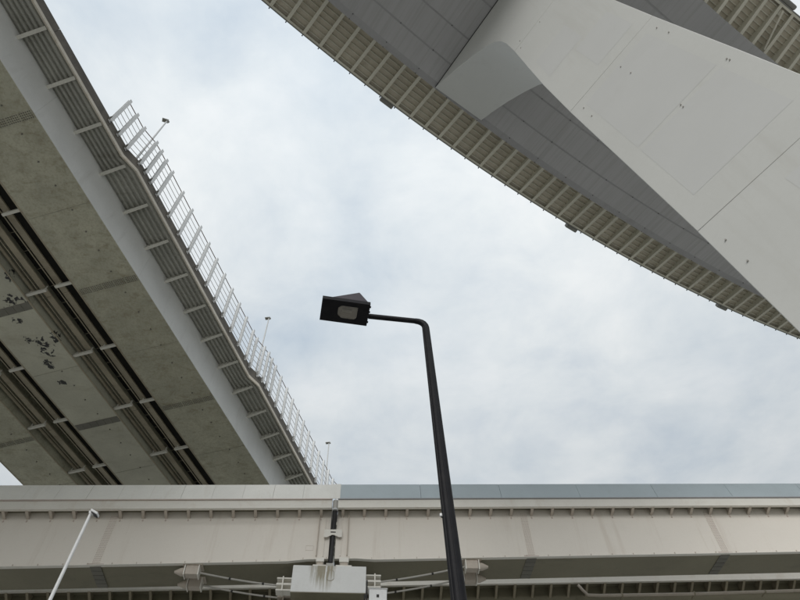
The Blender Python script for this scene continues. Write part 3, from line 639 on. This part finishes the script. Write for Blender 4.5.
# ================================================================== STREET LAMP in front
dT = 4.51; r = ray(425, 322); hd_ = math.hypot(r.x, r.y); k = dT/hd_; TOP = r*k
r2 = ray(459, 600); k2 = dT/math.hypot(r2.x, r2.y); LOW = r2*k2
dz = (LOW-TOP)/(LOW.z-TOP.z); FOOT = TOP+dz*(-EYE-TOP.z)
SL = root('street_lamp', 'black street lamp with a wedge-shaped head on a bent pole', 'street lamp', (FOOT.x, FOOT.y, 0))
arm_end = atz(371, 316.5, TOP.z)
ad = (arm_end-TOP).normalized(); pd = (FOOT-TOP).normalized()
bend = [TOP+pd*.12*(1-t)**2+ad*.12*t**2 for t in (0, .2, .4, .6, .8, 1)]
def polesec(c, rad, ang0):
    return [c+Vector((rad*math.cos(q+ang0), rad*math.sin(q+ang0), 0)) for q in [i*2*math.pi/16 for i in range(16)]]
part('pole', tube([FOOT, FOOT+(TOP-FOOT)*.5]+bend, [.082, .062]+[.043, .041, .039, .037, .035, .033], 16), M['lamp'], SL, smooth=True)
part('arm', tube([bend[-1]-ad*.01, arm_end+ad*.03], [.031, .031], 14), M['lamp'], SL, smooth=True)
# cable cover strip up the near side of the pole
cv = Vector((-.42, -.9, 0)).normalized()
for off in (-.4, .4):
    dvv = (Matrix.Rotation(off, 3, 'Z') @ cv)
    part('cover_rail', tube([FOOT+Vector((0, 0, 1.2))+dvv*.072, FOOT+(TOP-FOOT)*.5+dvv*.058, bend[0]+dvv*.040], .0085, 6), M['lamp'], SL, smooth=True)
part('base_plate', hexa(FOOT.x-.18, FOOT.x+.18, FOOT.y-.18, FOOT.y+.18, -EYE, -EYE+.03), M['lamp'], SL, bevel=.006)
zh = TOP.z-.045
q = [atz(px, py, zh) for px, py in ((322, 298), (370, 305), (367, 326), (320, 320))]
hc = sum(q, Vector((0, 0, 0)))/4; hx = ((q[1]-q[0])+(q[2]-q[3])).normalized(); hy = Vector((-hx.y, hx.x, 0))
hw = ((q[1]-q[0]).length+(q[2]-q[3]).length)/4; hh = ((q[3]-q[0]).length+(q[2]-q[1]).length)/4
def HL(a, b, c): return hc+hx*a+hy*b+Vector((0, 0, c))
head = part('lamp_head', sweep([(-hw*.72, .055), (hw*.52, .235), (hw*.93, .055)], [-hh*.93, hh*.93], lambda a, b, c: HL(b, a, c)), M['lamptop'], SL, bevel=.006)
# bottom tray: a frame with an opening for the lens
ox0, ox1, oy0, oy1 = -hw*.30, hw*.52, -hh*.58, hh*.58
fr = join(hexa(-hw, hw, -hh, oy0, 0, .054, HL), hexa(-hw, hw, oy1, hh, 0, .054, HL), hexa(-hw, ox0, oy0, oy1, 0, .054, HL), hexa(ox1, hw, oy0, oy1, 0, .054, HL))
part('tray', fr, M['lamp'], head)
rn = 14
bow = [(oy0+.002+(oy1-oy0-.004)*t/rn, .014+.038*math.sin(math.pi*t/rn)**.6) for t in range(rn+1)]
bow = bow+[(b, min(c+.002, .0535)) for b, c in bow[::-1]]
part('reflector', sweep(bow, [ox0+.003, ox1-.003], HL), M['metal'], head, smooth=True)
for cx, sx, cy, sy, w in ((ox0, 1, oy1, -1, .05), (ox1, -1, oy1, -1, .03), (ox0, 1, oy0, 1, .035)):
    part('lens_corner', ([HL(cx, cy, z) for z in (-.001, .003)]+[HL(cx+sx*w, cy, z) for z in (-.001, .003)]+[HL(cx, cy+sy*w, z) for z in (-.001, .003)], [(0, 2, 4), (1, 3, 5), (0, 1, 3, 2), (2, 3, 5, 4), (4, 5, 1, 0)]), M['lamp'], head)
part('bulb', tube([HL(ox0+.05, .0, .03), HL(ox0+.12, 0, .03), HL(ox1-.06, 0, .03)], [.008, .016, .014], 10), M['white'], head, smooth=True)
part('glass_lens', sweep([(oy0+.001, .004), (oy1-.001, .004), (oy1-.001, .008), (oy0+.001, .008)], [ox0+.001, ox1-.001], HL), M['glass'], head)
for k in range(4): part('hinge_bolt', tube([HL(hw, -hh*.7+k*hh*.47, .02), HL(hw+.012, -hh*.7+k*hh*.47, .02)], .012, 8), M['lamp'], head)
# small white camera on the pole
cp = LOW+dz*0; cpz = atz(441, 516, 1); t = 4.5/math.hypot(cpz.x, cpz.y); cc_ = cpz*t
SN = root('pole_sensor', 'tiny white sensor clamped to the left side of the black lamp pole', 'sensor', cc_+Vector((0, 0, EYE)))
part('body', tube([cc_-Vector((.0, .012, .012)), cc_-Vector((.0, .012, -.012))], [.011, .012], 12), M['white'], SN, smooth=True)
part('clamp', hexa(cc_.x+.001, cc_.x+.03, cc_.y-.008, cc_.y+.008, cc_.z-.012, cc_.z+.012), M['black'], SN)

# ================================================================== FLOODLIGHT POLE at the left
d0 = 17.0; r = ray(90.5, 514); TP = r*(d0/math.hypot(r.x, r.y)); r = ray(50, 600); LW = r*(d0/math.hypot(r.x, r.y))
fx = TP+(LW-TP)*((-EYE-TP.z)/(LW.z-TP.z))
FP = root('floodlight_pole', 'thin white pole with a small floodlight in front of the left viaduct span', 'lamp post', (fx.x, fx.y, 0))
part('pole', tube([fx, (fx+TP)/2, TP], [.058, .05, .042], 12), M['white'], FP, smooth=True)
part('base_plate', hexa(fx.x-.2, fx.x+.2, fx.y-.2, fx.y+.2, -EYE, -EYE+.03), M['white'], FP)
part('yoke', join(hexa(TP.x-.02, TP.x+.1, TP.y-.05, TP.y+.05, TP.z-.02, TP.z+.07), tube([TP+Vector((-.05, 0, .05)), TP+Vector((.08, 0, .07))], .05, 8)), M['white'], FP)
h = part('lamp_head', sweep([(-.09, .07), (.09, .07), (.1, -.01), (-.1, -.01)], [.0, .26], lambda a, b, c: TP+Vector((a*.87, b, c-.5*a+.06))), M['white'], FP, bevel=.02)
part('lens', sweep([(-.085, -.012), (.085, -.012), (.085, -.03), (-.085, -.03)], [.05, .24], lambda a, b, c: TP+Vector((a*.87-.01, b, c-.5*a+.06))), M['black'], h)
